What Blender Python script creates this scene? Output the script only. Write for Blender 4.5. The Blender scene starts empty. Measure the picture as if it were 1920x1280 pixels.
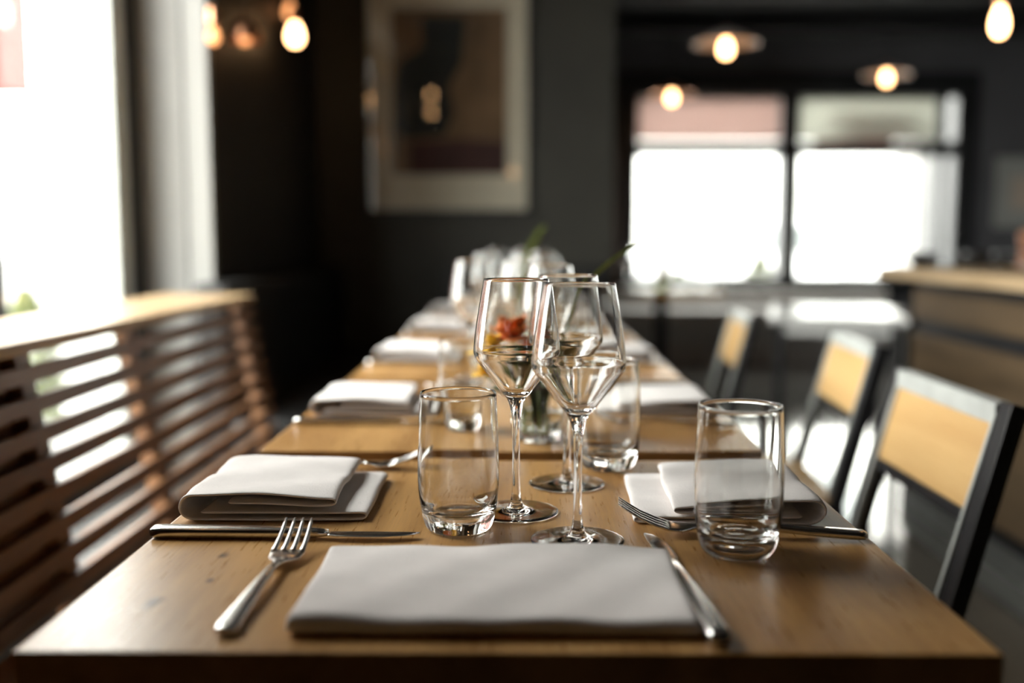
import bpy, bmesh, math, random
from mathutils import Vector, Matrix
random.seed(7)
PI = math.pi
SC = bpy.context.scene
C = SC.collection

# ------------------------------------------------------------------ camera
cam = bpy.data.cameras.new('camera'); camo = bpy.data.objects.new('camera', cam); C.objects.link(camo)
cam.sensor_width = 36.0; cam.lens = 35.0
camo.location = (0, 0, 1.04)
camo.rotation_euler = (math.radians(90 - 5.87), 0, math.radians(0.49))
cam.dof.use_dof = True; cam.dof.focus_distance = 1.02; cam.dof.aperture_fstop = 1.55
cam.clip_start = 0.02
SC.camera = camo
# ------------------------------------------------------------------ sky, daylight, exposure
world = bpy.data.worlds.new('world'); SC.world = world; world.use_nodes = True
bg = world.node_tree.nodes['Background']
bg.inputs['Color'].default_value = (1.0, 0.975, 0.94, 1); bg.inputs['Strength'].default_value = 15.0
def portal(name, loc, rot, sx, sy):
    l = bpy.data.lights.new(name, 'AREA'); l.shape = 'RECTANGLE'; l.size = sx; l.size_y = sy
    l.cycles.is_portal = True
    o = bpy.data.objects.new(name, l); C.objects.link(o); o.location = loc; o.rotation_euler = rot
portal('window_portal', (-1.36, 2.32, 1.475), (0, -PI/2, 0), 2.45, 2.22)
portal('window_portal', (2.45, 9.26, 1.475), (-PI/2, 0, 0), 2.97, 1.75)
vs = SC.view_settings
vs.view_transform = 'Standard'; vs.look = 'None'; vs.gamma = 1.0; vs.use_curve_mapping = False
vs.exposure = 0.38
cy = SC.cycles
cy.use_denoising = True; cy.max_bounces = 18; cy.transmission_bounces = 16; cy.transparent_max_bounces = 24
cy.diffuse_bounces = 5; cy.glossy_bounces = 6; cy.sample_clamp_indirect = 25.0; cy.blur_glossy = 0.6

# ------------------------------------------------------------------ materials
def nm(name):
    m = bpy.data.materials.new(name); m.use_nodes = True
    nt = m.node_tree; b = nt.nodes['Principled BSDF']
    return m, nt, b
def mat(name, col, rough=0.5, metal=0.0, noise=0.0, nscale=8.0, bump=0.0, bscale=60.0, spec=0.5, stretch=(1,1,1), rvar=0.0):
    m, nt, b = nm(name)
    b.inputs['Base Color'].default_value = (*col, 1); b.inputs['Roughness'].default_value = rough
    b.inputs['Metallic'].default_value = metal; b.inputs['Specular IOR Level'].default_value = spec
    tc = nt.nodes.new('ShaderNodeTexCoord'); mp = nt.nodes.new('ShaderNodeMapping')
    mp.inputs['Scale'].default_value = stretch
    nt.links.new(tc.outputs['Object'], mp.inputs['Vector'])
    if noise:
        n = nt.nodes.new('ShaderNodeTexNoise'); n.inputs['Scale'].default_value = nscale; n.inputs['Detail'].default_value = 5
        nt.links.new(mp.outputs['Vector'], n.inputs['Vector'])
        r = nt.nodes.new('ShaderNodeValToRGB')
        r.color_ramp.elements[0].position = 0.3; r.color_ramp.elements[1].position = 0.7
        r.color_ramp.elements[0].color = (*[c*(1-noise) for c in col], 1)
        r.color_ramp.elements[1].color = (*[min(1, c*(1+noise)) for c in col], 1)
        nt.links.new(n.outputs['Fac'], r.inputs['Fac']); nt.links.new(r.outputs['Color'], b.inputs['Base Color'])
        if rvar:
            mr = nt.nodes.new('ShaderNodeMapRange'); mr.inputs['To Min'].default_value = rough - rvar; mr.inputs['To Max'].default_value = rough + rvar
            nt.links.new(n.outputs['Fac'], mr.inputs['Value']); nt.links.new(mr.outputs['Result'], b.inputs['Roughness'])
    if bump:
        n2 = nt.nodes.new('ShaderNodeTexNoise'); n2.inputs['Scale'].default_value = bscale; n2.inputs['Detail'].default_value = 3
        nt.links.new(mp.outputs['Vector'], n2.inputs['Vector'])
        bp = nt.nodes.new('ShaderNodeBump'); bp.inputs['Strength'].default_value = bump; bp.inputs['Distance'].default_value = 0.002
        nt.links.new(n2.outputs['Fac'], bp.inputs['Height']); nt.links.new(bp.outputs['Normal'], b.inputs['Normal'])
    return m
def wood(name, dark, light, rough=0.4, axis=1, knots=(), bump=0.25, scale=1.0, spec=0.5, rvar=0.08):
    """procedural timber with the grain along one axis and optional knots at object-space points"""
    m, nt, b = nm(name); N = nt.nodes.new; L = nt.links.new
    tc = N('ShaderNodeTexCoord'); oi = N('ShaderNodeObjectInfo')
    off = N('ShaderNodeVectorMath'); off.operation = 'MULTIPLY_ADD'
    comb = N('ShaderNodeCombineXYZ')
    mul = N('ShaderNodeMath'); mul.operation = 'MULTIPLY'; mul.inputs[1].default_value = 13.0
    L(oi.outputs['Random'], mul.inputs[0])
    for i in range(3): L(mul.outputs[0], comb.inputs[i])
    add = N('ShaderNodeVectorMath'); add.operation = 'ADD'
    L(tc.outputs['Object'], add.inputs[0]); L(comb.outputs[0], add.inputs[1])
    def mp(s_across, s_along):
        k = N('ShaderNodeMapping'); s = [s_across*scale]*3; s[axis] = s_along*scale
        k.inputs['Scale'].default_value = s; L(add.outputs[0], k.inputs['Vector']); return k
    n1 = N('ShaderNodeTexNoise'); n1.inputs['Scale'].default_value = 1.0; n1.inputs['Detail'].default_value = 6; n1.inputs['Distortion'].default_value = 0.6
    L(mp(14, 1.6).outputs[0], n1.inputs['Vector'])
    n2 = N('ShaderNodeTexNoise'); n2.inputs['Scale'].default_value = 1.0; n2.inputs['Detail'].default_value = 3
    L(mp(420, 22).outputs[0], n2.inputs['Vector'])
    mx = N('ShaderNodeMath'); mx.operation = 'MULTIPLY_ADD'; mx.inputs[1].default_value = 0.42
    L(n2.outputs['Fac'], mx.inputs[0]); L(n1.outputs['Fac'], mx.inputs[2])
    r = N('ShaderNodeValToRGB'); e = r.color_ramp.elements
    e[0].position = 0.50; e[1].position = 0.92
    e[0].color = (*dark, 1); e[1].color = (*light, 1)
    L(mx.outputs[0], r.inputs['Fac'])
    col = r.outputs['Color']
    for (kx, ky, kz, kr) in knots:
        s = N('ShaderNodeVectorMath'); s.operation = 'SUBTRACT'; s.inputs[1].default_value = (kx, ky, kz); L(tc.outputs['Object'], s.inputs[0])
        sc = N('ShaderNodeVectorMath'); sc.operation = 'MULTIPLY'; sc.inputs[1].default_value = (1/kr, 0.55/kr, 0.2/kr); L(s.outputs[0], sc.inputs[0])
        nn = N('ShaderNodeTexNoise'); nn.inputs['Scale'].default_value = 45; L(tc.outputs['Object'], nn.inputs['Vector'])
        ln = N('ShaderNodeVectorMath'); ln.operation = 'LENGTH'; L(sc.outputs[0], ln.inputs[0])
        ad = N('ShaderNodeMath'); ad.operation = 'MULTIPLY_ADD'; ad.inputs[1].default_value = 0.7; L(nn.outputs['Fac'], ad.inputs[0]); L(ln.outputs['Value'], ad.inputs[2])
        rr = N('ShaderNodeValToRGB'); rr.color_ramp.elements[0].position = 0.45; rr.color_ramp.elements[1].position = 1.25
        rr.color_ramp.elements[1].position = 1.0
        rr.color_ramp.elements[0].color = (1,1,1,1); rr.color_ramp.elements[1].color = (0,0,0,1); L(ad.outputs[0], rr.inputs['Fac'])
        mc = N('ShaderNodeMix'); mc.data_type = 'RGBA'
        L(rr.outputs['Color'], mc.inputs['Factor']); L(col, mc.inputs['A']); mc.inputs['B'].default_value = (dark[0]*.25, dark[1]*.22, dark[2]*.2, 1)
        col = mc.outputs['Result']
    L(col, b.inputs['Base Color'])
    mr = N('ShaderNodeMapRange'); mr.inputs['To Min'].default_value = rough - rvar; mr.inputs['To Max'].default_value = rough + rvar
    L(n2.outputs['Fac'], mr.inputs['Value']); L(mr.outputs['Result'], b.inputs['Roughness'])
    b.inputs['Specular IOR Level'].default_value = spec
    bp = N('ShaderNodeBump'); bp.inputs['Strength'].default_value = bump; bp.inputs['Distance'].default_value = 0.0012
    L(n2.outputs['Fac'], bp.inputs['Height']); L(bp.outputs['Normal'], b.inputs['Normal'])
    return m
def glass(name, col=(1,1,1), ior=1.5, rough=0.0):
    m, nt, b = nm(name)
    b.inputs['Base Color'].default_value = (*col, 1); b.inputs['Roughness'].default_value = rough
    b.inputs['IOR'].default_value = ior; b.inputs['Transmission Weight'].default_value = 1.0
    return m
def thin_glass(name, tint=(0.95, 0.97, 0.96), refl=0.06):
    m, nt, b = nm(name); nt.nodes.remove(b); out = nt.nodes['Material Output']
    t = nt.nodes.new('ShaderNodeBsdfTransparent'); t.inputs['Color'].default_value = (*tint, 1)
    g = nt.nodes.new('ShaderNodeBsdfGlossy'); g.inputs['Roughness'].default_value = 0.02
    ge = nt.nodes.new('ShaderNodeNewGeometry'); dt = nt.nodes.new('ShaderNodeVectorMath'); dt.operation = 'DOT_PRODUCT'
    nt.links.new(ge.outputs['Normal'], dt.inputs[0]); nt.links.new(ge.outputs['Incoming'], dt.inputs[1])
    def mth(op, a, b_=None):
        n = nt.nodes.new('ShaderNodeMath'); n.operation = op
        for i, v in enumerate((a, b_)):
            if v is None: continue
            if isinstance(v, (int, float)): n.inputs[i].default_value = v
            else: nt.links.new(v, n.inputs[i])
        return n.outputs[0]
    lw = mth('ADD', mth('MULTIPLY', mth('POWER', mth('SUBTRACT', 1.0, mth('ABSOLUTE', dt.outputs['Value'])), 5.0), 0.96), 0.04)
    mx = nt.nodes.new('ShaderNodeMixShader')
    nt.links.new(lw, mx.inputs[0]); nt.links.new(t.outputs[0], mx.inputs[1]); nt.links.new(g.outputs[0], mx.inputs[2])
    nt.links.new(mx.outputs[0], out.inputs['Surface'])
    return m
def emit(name, col, s):
    m, nt, b = nm(name)
    b.inputs['Base Color'].default_value = (*col, 1)
    b.inputs['Emission Color'].default_value = (*col, 1); b.inputs['Emission Strength'].default_value = s
    return m
def translucent(name, col, tcol, f):
    m, nt, b = nm(name); nt.nodes.remove(b); out = nt.nodes['Material Output']
    d = nt.nodes.new('ShaderNodeBsdfDiffuse'); d.inputs['Color'].default_value = (*col, 1)
    t = nt.nodes.new('ShaderNodeBsdfTranslucent'); t.inputs['Color'].default_value = (*tcol, 1)
    mx = nt.nodes.new('ShaderNodeMixShader'); mx.inputs[0].default_value = f
    nt.links.new(d.outputs[0], mx.inputs[1]); nt.links.new(t.outputs[0], mx.inputs[2]); nt.links.new(mx.outputs[0], out.inputs['Surface'])
    return m

M = {}
M['oak1'] = wood('oak_near', (.28,.138,.044), (.55,.315,.118), 0.30, 1,
                 knots=[(-.264,.895-.9875,.0,.010), (-.285,.775-.9875,.0,.016), (-.255,.828-.9875,.0,.006)], bump=0.14)
M['oak'] = wood('oak', (.28,.138,.044), (.55,.315,.118), 0.30, 1, bump=0.08)
M['bench'] = wood('bench_wood', (.16,.070,.030), (.30,.15,.066), 0.42, 1, bump=0.2)
M['bench_cap'] = wood('bench_cap_wood', (.34,.22,.11), (.55,.39,.22), 0.38, 1, bump=0.15)
M['ply'] = wood('plywood', (.52,.31,.12), (.68,.45,.20), 0.42, 1, bump=0.05, scale=.6)
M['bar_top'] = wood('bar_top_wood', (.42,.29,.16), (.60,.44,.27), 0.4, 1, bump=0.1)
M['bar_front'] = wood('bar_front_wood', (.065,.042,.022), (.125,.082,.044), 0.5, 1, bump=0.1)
M['steel'] = mat('cutlery_steel', (.72,.71,.69), 0.2, 1.0, bump=0.04, bscale=300)
M['black_metal'] = mat('black_metal', (.018,.018,.02), 0.42, 0.0, noise=.2, nscale=20)
M['pale_metal'] = mat('pale_grey_metal', (.50,.52,.50), 0.35, 0.0, noise=.12, nscale=18)  # even pale grey; on the post edges it stands in for light
M['grey_metal'] = mat('brushed_metal', (.55,.56,.55), 0.38, 1.0, noise=.08, nscale=30)
M['napkin'] = mat('white_linen', (.80,.76,.74), 0.9, bump=0.25, bscale=420, spec=.2, noise=.03, nscale=40)
M['glass'] = glass('clear_glass', (.985,.99,.985), 1.5)
M['tumbler'] = glass('tumbler_glass', (.97,.975,.965), 1.5)
M['pane'] = thin_glass('window_glass')
M['water'] = glass('vase_water', (.95,.98,.93), 1.33)
M['floor'] = mat('polished_concrete', (.13,.13,.118), 0.085, noise=.18, nscale=3, rvar=.02, bump=.02, bscale=12, spec=.9)
M['ceil'] = mat('charcoal_ceiling', (.035,.035,.037), 0.75, noise=.15, nscale=2)
M['wall_green'] = mat('dark_green_plaster', (.040,.038,.029), 0.6, noise=.2, nscale=2.5, bump=.05, bscale=80)
M['wall_dark'] = mat('near_black_plaster', (.022,.021,.019), 0.55, noise=.2, nscale=2.5)
M['wall_grey'] = mat('slate_grey_plaster', (.17,.17,.185), 0.7, noise=.1, nscale=2)
M['white_paint'] = mat('white_window_paint', (.36,.355,.335), 0.5, noise=.03, nscale=5)
M['dark_frame'] = mat('dark_window_frame', (.022,.024,.026), 0.45, noise=.1)
M['cream_frame'] = mat('pale_window_bead', (.60,.62,.58), 0.5, noise=.05)
M['leather'] = mat('black_leather', (.012,.012,.012), 0.5, noise=.3, nscale=14, bump=.15, bscale=90)
M['pale_cloth'] = mat('pale_grey_upholstery', (.62,.60,.57), 0.9, noise=.06, nscale=20, bump=.1, bscale=200)
M['tablecloth'] = mat('white_laminate', (.80,.80,.78), 0.22, noise=.03, nscale=10, bump=.1, bscale=200)
M['mount'] = mat('cream_picture_mount', (.82,.70,.58), 0.8, noise=.05, nscale=12)
M['art_a'] = mat('print_ochre_brown', (.22,.12,.062), 0.7, noise=.35, nscale=5)
M['art_b'] = mat('print_black', (.018,.018,.018), 0.7, noise=.4, nscale=6)
M['art_c'] = mat('print_maroon', (.085,.028,.026), 0.7, noise=.3, nscale=6)
M['bulb'] = emit('warm_bulb', (1.0,.55,.24), 12.0)
M['glow_dim'] = emit('dim_amber_glow', (1.0,.42,.16), 1.6)  # weak glow, also used where a bulb is only reflected
M['enamel'] = mat('pale_enamel', (.50,.44,.42), 0.35, noise=.05)
M['copper'] = mat('copper', (.75,.36,.20), 0.3, 1.0, noise=.1)
M['petal_o'] = mat('orange_petal', (.72,.20,.035), 0.7, noise=.35, nscale=60)
M['petal_y'] = mat('yellow_petal', (.80,.52,.05), 0.7, noise=.3, nscale=60)
M['petal_w'] = mat('white_petal', (.75,.76,.70), 0.7, noise=.1, nscale=60)
M['leaf'] = mat('leaf_green', (.20,.28,.05), 0.5, noise=.3, nscale=40)
M['leaf_d'] = mat('leaf_dark_green', (.028,.05,.015), 0.5, noise=.3, nscale=40)
M['bottle'] = glass('dark_bottle_glass', (.10,.12,.05), 1.5)
M['ceramic_dark'] = mat('dark_ceramic', (.03,.03,.03), 0.25, noise=.2)
M['brown_wood'] = wood('brown_turned_wood', (.20,.07,.03), (.34,.14,.06), 0.35, 2, bump=0.1)
M['concrete'] = mat('outdoor_paving', (.26,.255,.245), 0.9, noise=.1, nscale=1.5, bump=.2, bscale=10)
M['brick'] = mat('red_brick', (.13,.055,.05), 0.9, noise=.2, nscale=6)
M['plaster_out'] = mat('pale_render', (.52,.52,.50), 0.9, noise=.05, nscale=2)
M['white_render'] = mat('white_render', (.80,.80,.77), 0.9, noise=.04, nscale=2)
M['floor'].node_tree.nodes['Principled BSDF'].inputs['Coat Weight'].default_value = 0.8
M['floor'].node_tree.nodes['Principled BSDF'].inputs['Coat Roughness'].default_value = 0.06
M['awning'] = mat('red_awning', (.55,.12,.08), 0.8, noise=.1)
M['car'] = mat('white_car_paint', (.75,.76,.76), 0.25, noise=.02)
M['car_glass'] = mat('car_window_glass', (.14,.16,.16), 0.15, noise=.1)
M['rubber'] = mat('tyre_rubber', (.02,.02,.02), 0.8, noise=.2)
M['hedge'] = mat('olive_leaves', (.13,.15,.045), 0.7, noise=.4, nscale=18)
M['blind_p'] = translucent('pinkish_blind', (.60,.50,.47), (.58,.48,.45), .62)
M['blind_w'] = translucent('white_blind', (.66,.68,.62), (.62,.62,.58), .62)
M['brown_curtain'] = mat('brown_curtain', (.10,.06,.045), 0.9, noise=.2, nscale=5)

# ------------------------------------------------------------------ helpers
def obj(name, verts, faces, m, parent=None, smooth=False, loc=None):
    me = bpy.data.meshes.new(name); me.from_pydata([tuple(v) for v in verts], [], faces)
    me.materials.append(M[m] if isinstance(m, str) else m)
    if smooth: me.polygons.foreach_set('use_smooth', [True]*len(me.polygons))
    me.update()
    o = bpy.data.objects.new(name, me); C.objects.link(o)
    if parent is not None: o.parent = parent
    if loc is not None: o.location = loc
    return o
def bm_obj(name, bm, m, parent=None, smooth=False, loc=None):
    me = bpy.data.meshes.new(name); bm.to_mesh(me); bm.free()
    me.materials.append(M[m] if isinstance(m, str) else m)
    if smooth: me.polygons.foreach_set('use_smooth', [True]*len(me.polygons))
    o = bpy.data.objects.new(name, me); C.objects.link(o)
    if parent is not None: o.parent = parent
    if loc is not None: o.location = loc
    return o
def add_box(bm, x0, x1, y0, y1, z0, z1, bev=0.0, mtx=None):
    r = bmesh.ops.create_cube(bm, size=1.0)
    vs_ = r['verts']
    for v in vs_:
        v.co = Vector((x0 + (v.co.x+.5)*(x1-x0), y0 + (v.co.y+.5)*(y1-y0), z0 + (v.co.z+.5)*(z1-z0)))
        if mtx is not None: v.co = mtx @ v.co
    if bev > 0:
        es = list({e for v in vs_ for e in v.link_edges})
        bmesh.ops.bevel(bm, geom=es, offset=bev, segments=2, affect='EDGES', profile=0.6)
def box(name, x0, x1, y0, y1, z0, z1, m, parent=None, bev=0.0, mtx=None, loc=None):
    bm = bmesh.new(); add_box(bm, x0, x1, y0, y1, z0, z1, bev, mtx)
    return bm_obj(name, bm, m, parent, loc=loc)
def boxes(name, lst, m, parent=None, bev=0.0):
    bm = bmesh.new()
    for b in lst: add_box(bm, *b, bev)
    return bm_obj(name, bm, m, parent)
def tag(o, label, cat, group=None):
    o['label'] = label; o['category'] = cat
    if group: o['group'] = group
    return o
def struct(o, label=None):
    o['kind'] = 'structure'
    if label: o['label'] = label
    return o
def thing(name, label, cat, loc=(0,0,0), rz=0.0, group=None):
    o = bpy.data.objects.new(name, None); C.objects.link(o); o.empty_display_size = .05
    o.location = loc; o.rotation_euler = (0, 0, rz)
    return tag(o, label, cat, group)
def dup(root, loc, rz=0.0, label=None, group=None, scale=None):
    r = root.copy(); C.objects.link(r); r.location = loc; r.rotation_euler = (0, 0, rz)
    if label: r['label'] = label
    if group: r['group'] = group
    if scale: r.scale = scale
    def kids(src, dst):
        for ch in [o for o in list(bpy.data.objects) if o.parent == src and o is not dst]:
            c = ch.copy(); C.objects.link(c); c.parent = dst
            kids(ch, c)
    kids(root, r)
    return r
def catmull(pts, n=6):
    out = []; P_ = [pts[0]] + list(pts) + [pts[-1]]
    for i in range(1, len(P_)-2):
        p0, p1, p2, p3 = P_[i-1], P_[i], P_[i+1], P_[i+2]
        for k in range(n):
            t = k/n
            out.append(tuple(0.5*((2*b) + (-a+c)*t + (2*a-5*b+4*c-d)*t*t + (-a+3*b-3*c+d)*t**3) for a, b, c, d in zip(p0, p1, p2, p3)))
    out.append(tuple(pts[-1])); return out
def lathe(name, prof, m, parent=None, seg=48, smooth=True, loc=None):
    verts, faces, rings = [], [], []
    for (r, z) in prof:
        if r < 1e-6: rings.append([len(verts)]); verts.append((0, 0, z))
        else:
            rings.append(list(range(len(verts), len(verts)+seg)))
            for k in range(seg):
                a = 2*PI*k/seg; verts.append((r*math.cos(a), r*math.sin(a), z))
    for A, B in zip(rings, rings[1:]):
        if len(A) == 1 and len(B) == 1: continue
        for k in range(seg):
            k2 = (k+1) % seg
            if len(A) == 1: faces.append((A[0], B[k2], B[k]))
            elif len(B) == 1: faces.append((A[k], A[k2], B[0]))
            else: faces.append((A[k], A[k2], B[k2], B[k]))
    return obj(name, verts, faces, m, parent, smooth, loc)
def loft(name, rings, m, parent=None, n=14, power=3.0, smooth=True):
    """rings: (centre, width vector, thickness vector); superellipse section, capped"""
    verts, faces = [], []
    for (c, wv, tv) in rings:
        c, wv, tv = Vector(c), Vector(wv), Vector(tv)
        for k in range(n):
            a = 2*PI*k/n; ca, sa = math.cos(a), math.sin(a)
            p = c + wv*(math.copysign(abs(ca)**(2/power), ca)*.5) + tv*(math.copysign(abs(sa)**(2/power), sa)*.5)
            verts.append(p)
    R_ = len(rings)
    for i in range(R_-1):
        for k in range(n):
            k2 = (k+1) % n
            faces.append((i*n+k, i*n+k2, (i+1)*n+k2, (i+1)*n+k))
    faces.append(tuple(reversed(range(n)))); faces.append(tuple(range((R_-1)*n, R_*n)))
    o = obj(name, verts, faces, m, parent, smooth)
    return o
def tube(name, pts, rad, m, parent=None, n=8, smooth=True):
    rings = []; P_ = [Vector(p) for p in pts]
    for i, p in enumerate(P_):
        d = (P_[min(i+1, len(P_)-1)] - P_[max(i-1, 0)]).normalized()
        u = d.cross(Vector((0, 0, 1)))
        if u.length < 1e-3: u = d.cross(Vector((1, 0, 0)))
        u.normalize(); v = u.cross(d).normalized()
        r = rad[i] if isinstance(rad, (list, tuple)) else rad
        rings.append((p, u*2*r, v*2*r))
    return loft(name, rings, m, parent, n=n, power=2.0, smooth=smooth)
def bar(name, a, b, w, t, m, parent=None, side=(0,1,0), bev=.002):
    """rectangular bar from a to b; w along side, t across"""
    a, b = Vector(a), Vector(b); d = (b-a); L = d.length; d.normalize()
    s = Vector(side); s = (s - d*s.dot(d)).normalized(); q = d.cross(s)
    mt = Matrix((( s.x, q.x, d.x, a.x), (s.y, q.y, d.y, a.y), (s.z, q.z, d.z, a.z), (0,0,0,1)))
    return box(name, -w/2, w/2, -t/2, t/2, 0, L, m, parent, bev, mt)

# ================================================================== THE SETTING
struct(box('floor', -1.40, 5.1, -3.1, 9.25, -.12, 0, 'floor'), 'polished grey concrete floor of the dining room')
cl = struct(box('ceiling', -1.40, 5.1, -3.1, 9.3, 2.9, 3.05, 'ceil'), 'dark charcoal painted ceiling with beams')
for i in range(10):
    y = -2.4 + i*1.2
    box('beam', -1.05, 5.0, y, y+.12, 2.74, 2.905, 'ceil', cl, .006)
struct(boxes('wall_left', [(-1.35,-1.05,-3.1,1.2,0,2.9), (-1.35,-1.05,3.43,5.36,0,2.9), (-1.35,-1.05,1.2,3.43,0,.25), (-1.35,-1.05,1.2,3.43,2.7,2.9)], 'wall_dark'),
       'near black wall around the tall left window')
struct(box('wall_back', -1.05, .48, 5.2, 5.36, 0, 2.9, 'wall_green'), 'dark green wall with the big framed picture')
struct(box('wall_inner', .36, .48, 5.36, 9.0, 0, 2.9, 'wall_dark'), 'dark wall running back towards the far window')
struct(boxes('wall_far', [(.36,.98,9.0,9.25,0,2.9), (3.95,5.1,9.0,9.25,0,2.9), (.98,3.95,9.0,9.25,0,.6), (.98,3.95,9.0,9.25,2.35,2.9)], 'wall_grey'),
       'slate grey wall around the wide far window')
struct(box('wall_right', 5.0, 5.1, -3.1, 9.0, 0, 2.9, 'wall_grey'), 'slate grey side wall beyond the bar')
struct(box('wall_front', -1.35, 5.0, -3.1, -3.0, 0, 2.9, 'wall_dark'), 'dark wall behind the viewer')

# left window: deep white reveal, dark frame, panes
w1 = bpy.data.objects.new('window_1', None); C.objects.link(w1); w1.location = (-1.32, 1.95, .25); struct(w1, 'tall bright window behind the slatted bench')
def wbox(n, *a, m='dark_frame', p=w1, bev=.003):
    o = box(n, *a, m, None, bev); o.parent = p; o.matrix_parent_inverse = Matrix.Translation(-Vector(p.location)); return o
wbox('window_frame', -1.35, -1.28, 3.31, 3.43, .25, 2.7)
wbox('window_frame', -1.35, -1.28, 1.2, 1.28, .25, 2.7)
wbox('window_frame', -1.35, -1.28, 1.28, 3.31, 2.6, 2.7)
wbox('window_frame', -1.35, -1.28, 1.28, 3.31, .25, .33)
wbox('window_bead', -1.345, -1.29, 3.20, 3.312, .33, 2.6, m='cream_frame')
wbox('mullion', -1.35, -1.28, 2.39, 2.435, .33, 2.6)
for a, b in ((1.28,2.39),(2.435,3.2)):
    wbox('pane', -1.325, -1.319, a, b, .33, 2.6, m='pane', bev=0)
tr1 = struct(boxes('trim_1', [(-1.28,-1.135,3.395,3.43,.25,2.7), (-1.125,-1.045,3.385,3.43,.25,2.7), (-1.28,-1.05,1.2,3.4,2.67,2.7)], 'white_paint', bev=.004),
             'white painted boards lining the left window reveal')

# far window
w2 = bpy.data.objects.new('window_2', None); C.objects.link(w2); w2.location = (2.46, 9.2, .6); struct(w2, 'wide four-pane window across the far wall')
wbox('window_frame', .98, 1.05, 9.03, 9.24, .6, 2.35, p=w2)
wbox('window_frame', 3.88, 3.95, 9.03, 9.24, .6, 2.35, p=w2)
wbox('window_frame', 1.05, 3.88, 9.03, 9.24, 2.31, 2.35, p=w2)
wbox('window_frame', 1.05, 3.88, 9.03, 9.24, .6, .70, p=w2)
wbox('transom_bar', 1.05, 3.88, 9.06, 9.22, 1.785, 1.905, p=w2)
wbox('mullion', 2.335, 2.43, 9.04, 9.24, .70, 2.31, p=w2)
wbox('mullion', 2.43, 2.52, 9.10, 9.22, .70, 1.785, m='cream_frame', p=w2)
wbox('mullion', 2.43, 2.50, 9.10, 9.22, 1.905, 2.31, p=w2)
wbox('mullion', 3.735, 3.80, 9.06, 9.24, .70, 2.31, p=w2)
for a, b in ((1.05,2.335),(2.52,3.735),(3.80,3.88)):
    for c, d in ((.70,1.785),(1.905,2.31)):
        wbox('pane', a, b, 9.18, 9.186, c, d, m='pane', p=w2, bev=0)
struct(boxes('trim_2', [(.82,.98,8.97,9.005,.45,2.35), (3.95,4.05,8.97,9.005,.45,2.35), (.82,4.05,8.97,9.005,2.35,2.50), (.82,4.05,8.94,9.005,.52,.6)], 'dark_frame', bev=.004),
       'grey casing around the far window')
for k, (a, b, mm, lab) in enumerate(((1.052,2.333,'blind_p','pinkish slatted blind in the left transom of the far window'), (2.502,3.733,'blind_w','off-white slatted blind in the right transom of the far window'))):
    t = thing('window_blind', lab, 'blind', ((a+b)/2, 9.13, 2.31))
    L_ = b-a
    box('head_rail', -L_/2, L_/2, -.015, .015, -.03, 0, 'cream_frame', t, .002)
    proto = None
    for i in range(13):
        if proto is None:
            proto = box('slat', -L_/2, L_/2, -.0165, .0165, -.0009, .0009, mm, t)
            s = proto
        else:
            s = proto.copy(); C.objects.link(s); s.parent = t
        s.location = (0, 0, -.045 - i*.0275); s.rotation_euler = (math.radians(62), 0, 0)

# ================================================================== OUTSIDE
struct(box('ground', -40, 40, -20, 60, -.4, -.15, 'concrete'), 'pale paved ground outside the windows')
# brick building up the street, seen at the top left edge
bb = thing('brick_building', 'reddish brick building seen through the top of the left window', 'building', (-11.0, 13.0, -.15))
box('wall', -3, 2.2, -4, 4.0, 0, 9, 'brick', bb)
for z in (3.0, 5.6):
    for y in (-2.8, -.6, 1.6):
        wv = box('window', 2.19, 2.23, y, y+1.1, z, z+1.5, 'cream_frame', bb)
        box('pane', 2.225, 2.24, y+.08, y+1.02, z+.08, z+1.42, 'car_glass', wv)
box('upper_storey', -3, 2.2, 3.0, 5.3, 3.75, 9, 'brick', bb)
box('cornice', 2.1, 2.45, -4, 4.0, 4.75, 5.05, 'plaster_out', bb, .02)
fb = thing('street_building', 'pale building across the street filling the far window', 'building', (6.0, 23.0, -.15))
box('wall', -5, 22, 0, 6, 0, 9.5, 'white_render', fb)
box('cornice', -5, 22, -.25, 0, 9.2, 9.5, 'plaster_out', fb, .03)
for z in (.9, 4.4, 7.0):
    for k in range(7):
        x = -3.2 + k*3.6
        wv = box('window', x, x+1.5, -.05, .02, z, z+1.6, 'cream_frame', fb)
        box('pane', x+.1, x+1.4, -.06, -.04, z+.1, z+1.5, 'car_glass', wv)
# hooked post standing in for a dark curved outline
sl = thing('hooked_post', 'thin dark hooked post outside at the left picture edge', 'lamp post', (-2.4, 4.58, -.15))
tube('pole', catmull([(0,0,0),(0,0,.8),(0,0,1.35),(0.0,-.02,1.50)], 4), .03, 'black_metal', sl)
tube('arm', catmull([(0.0,-.02,1.50),(.02,.02,1.56),(.02,.07,1.55),(.02,.12,1.50),(.02,.14,1.30)], 6), .016, 'black_metal', sl)
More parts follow.
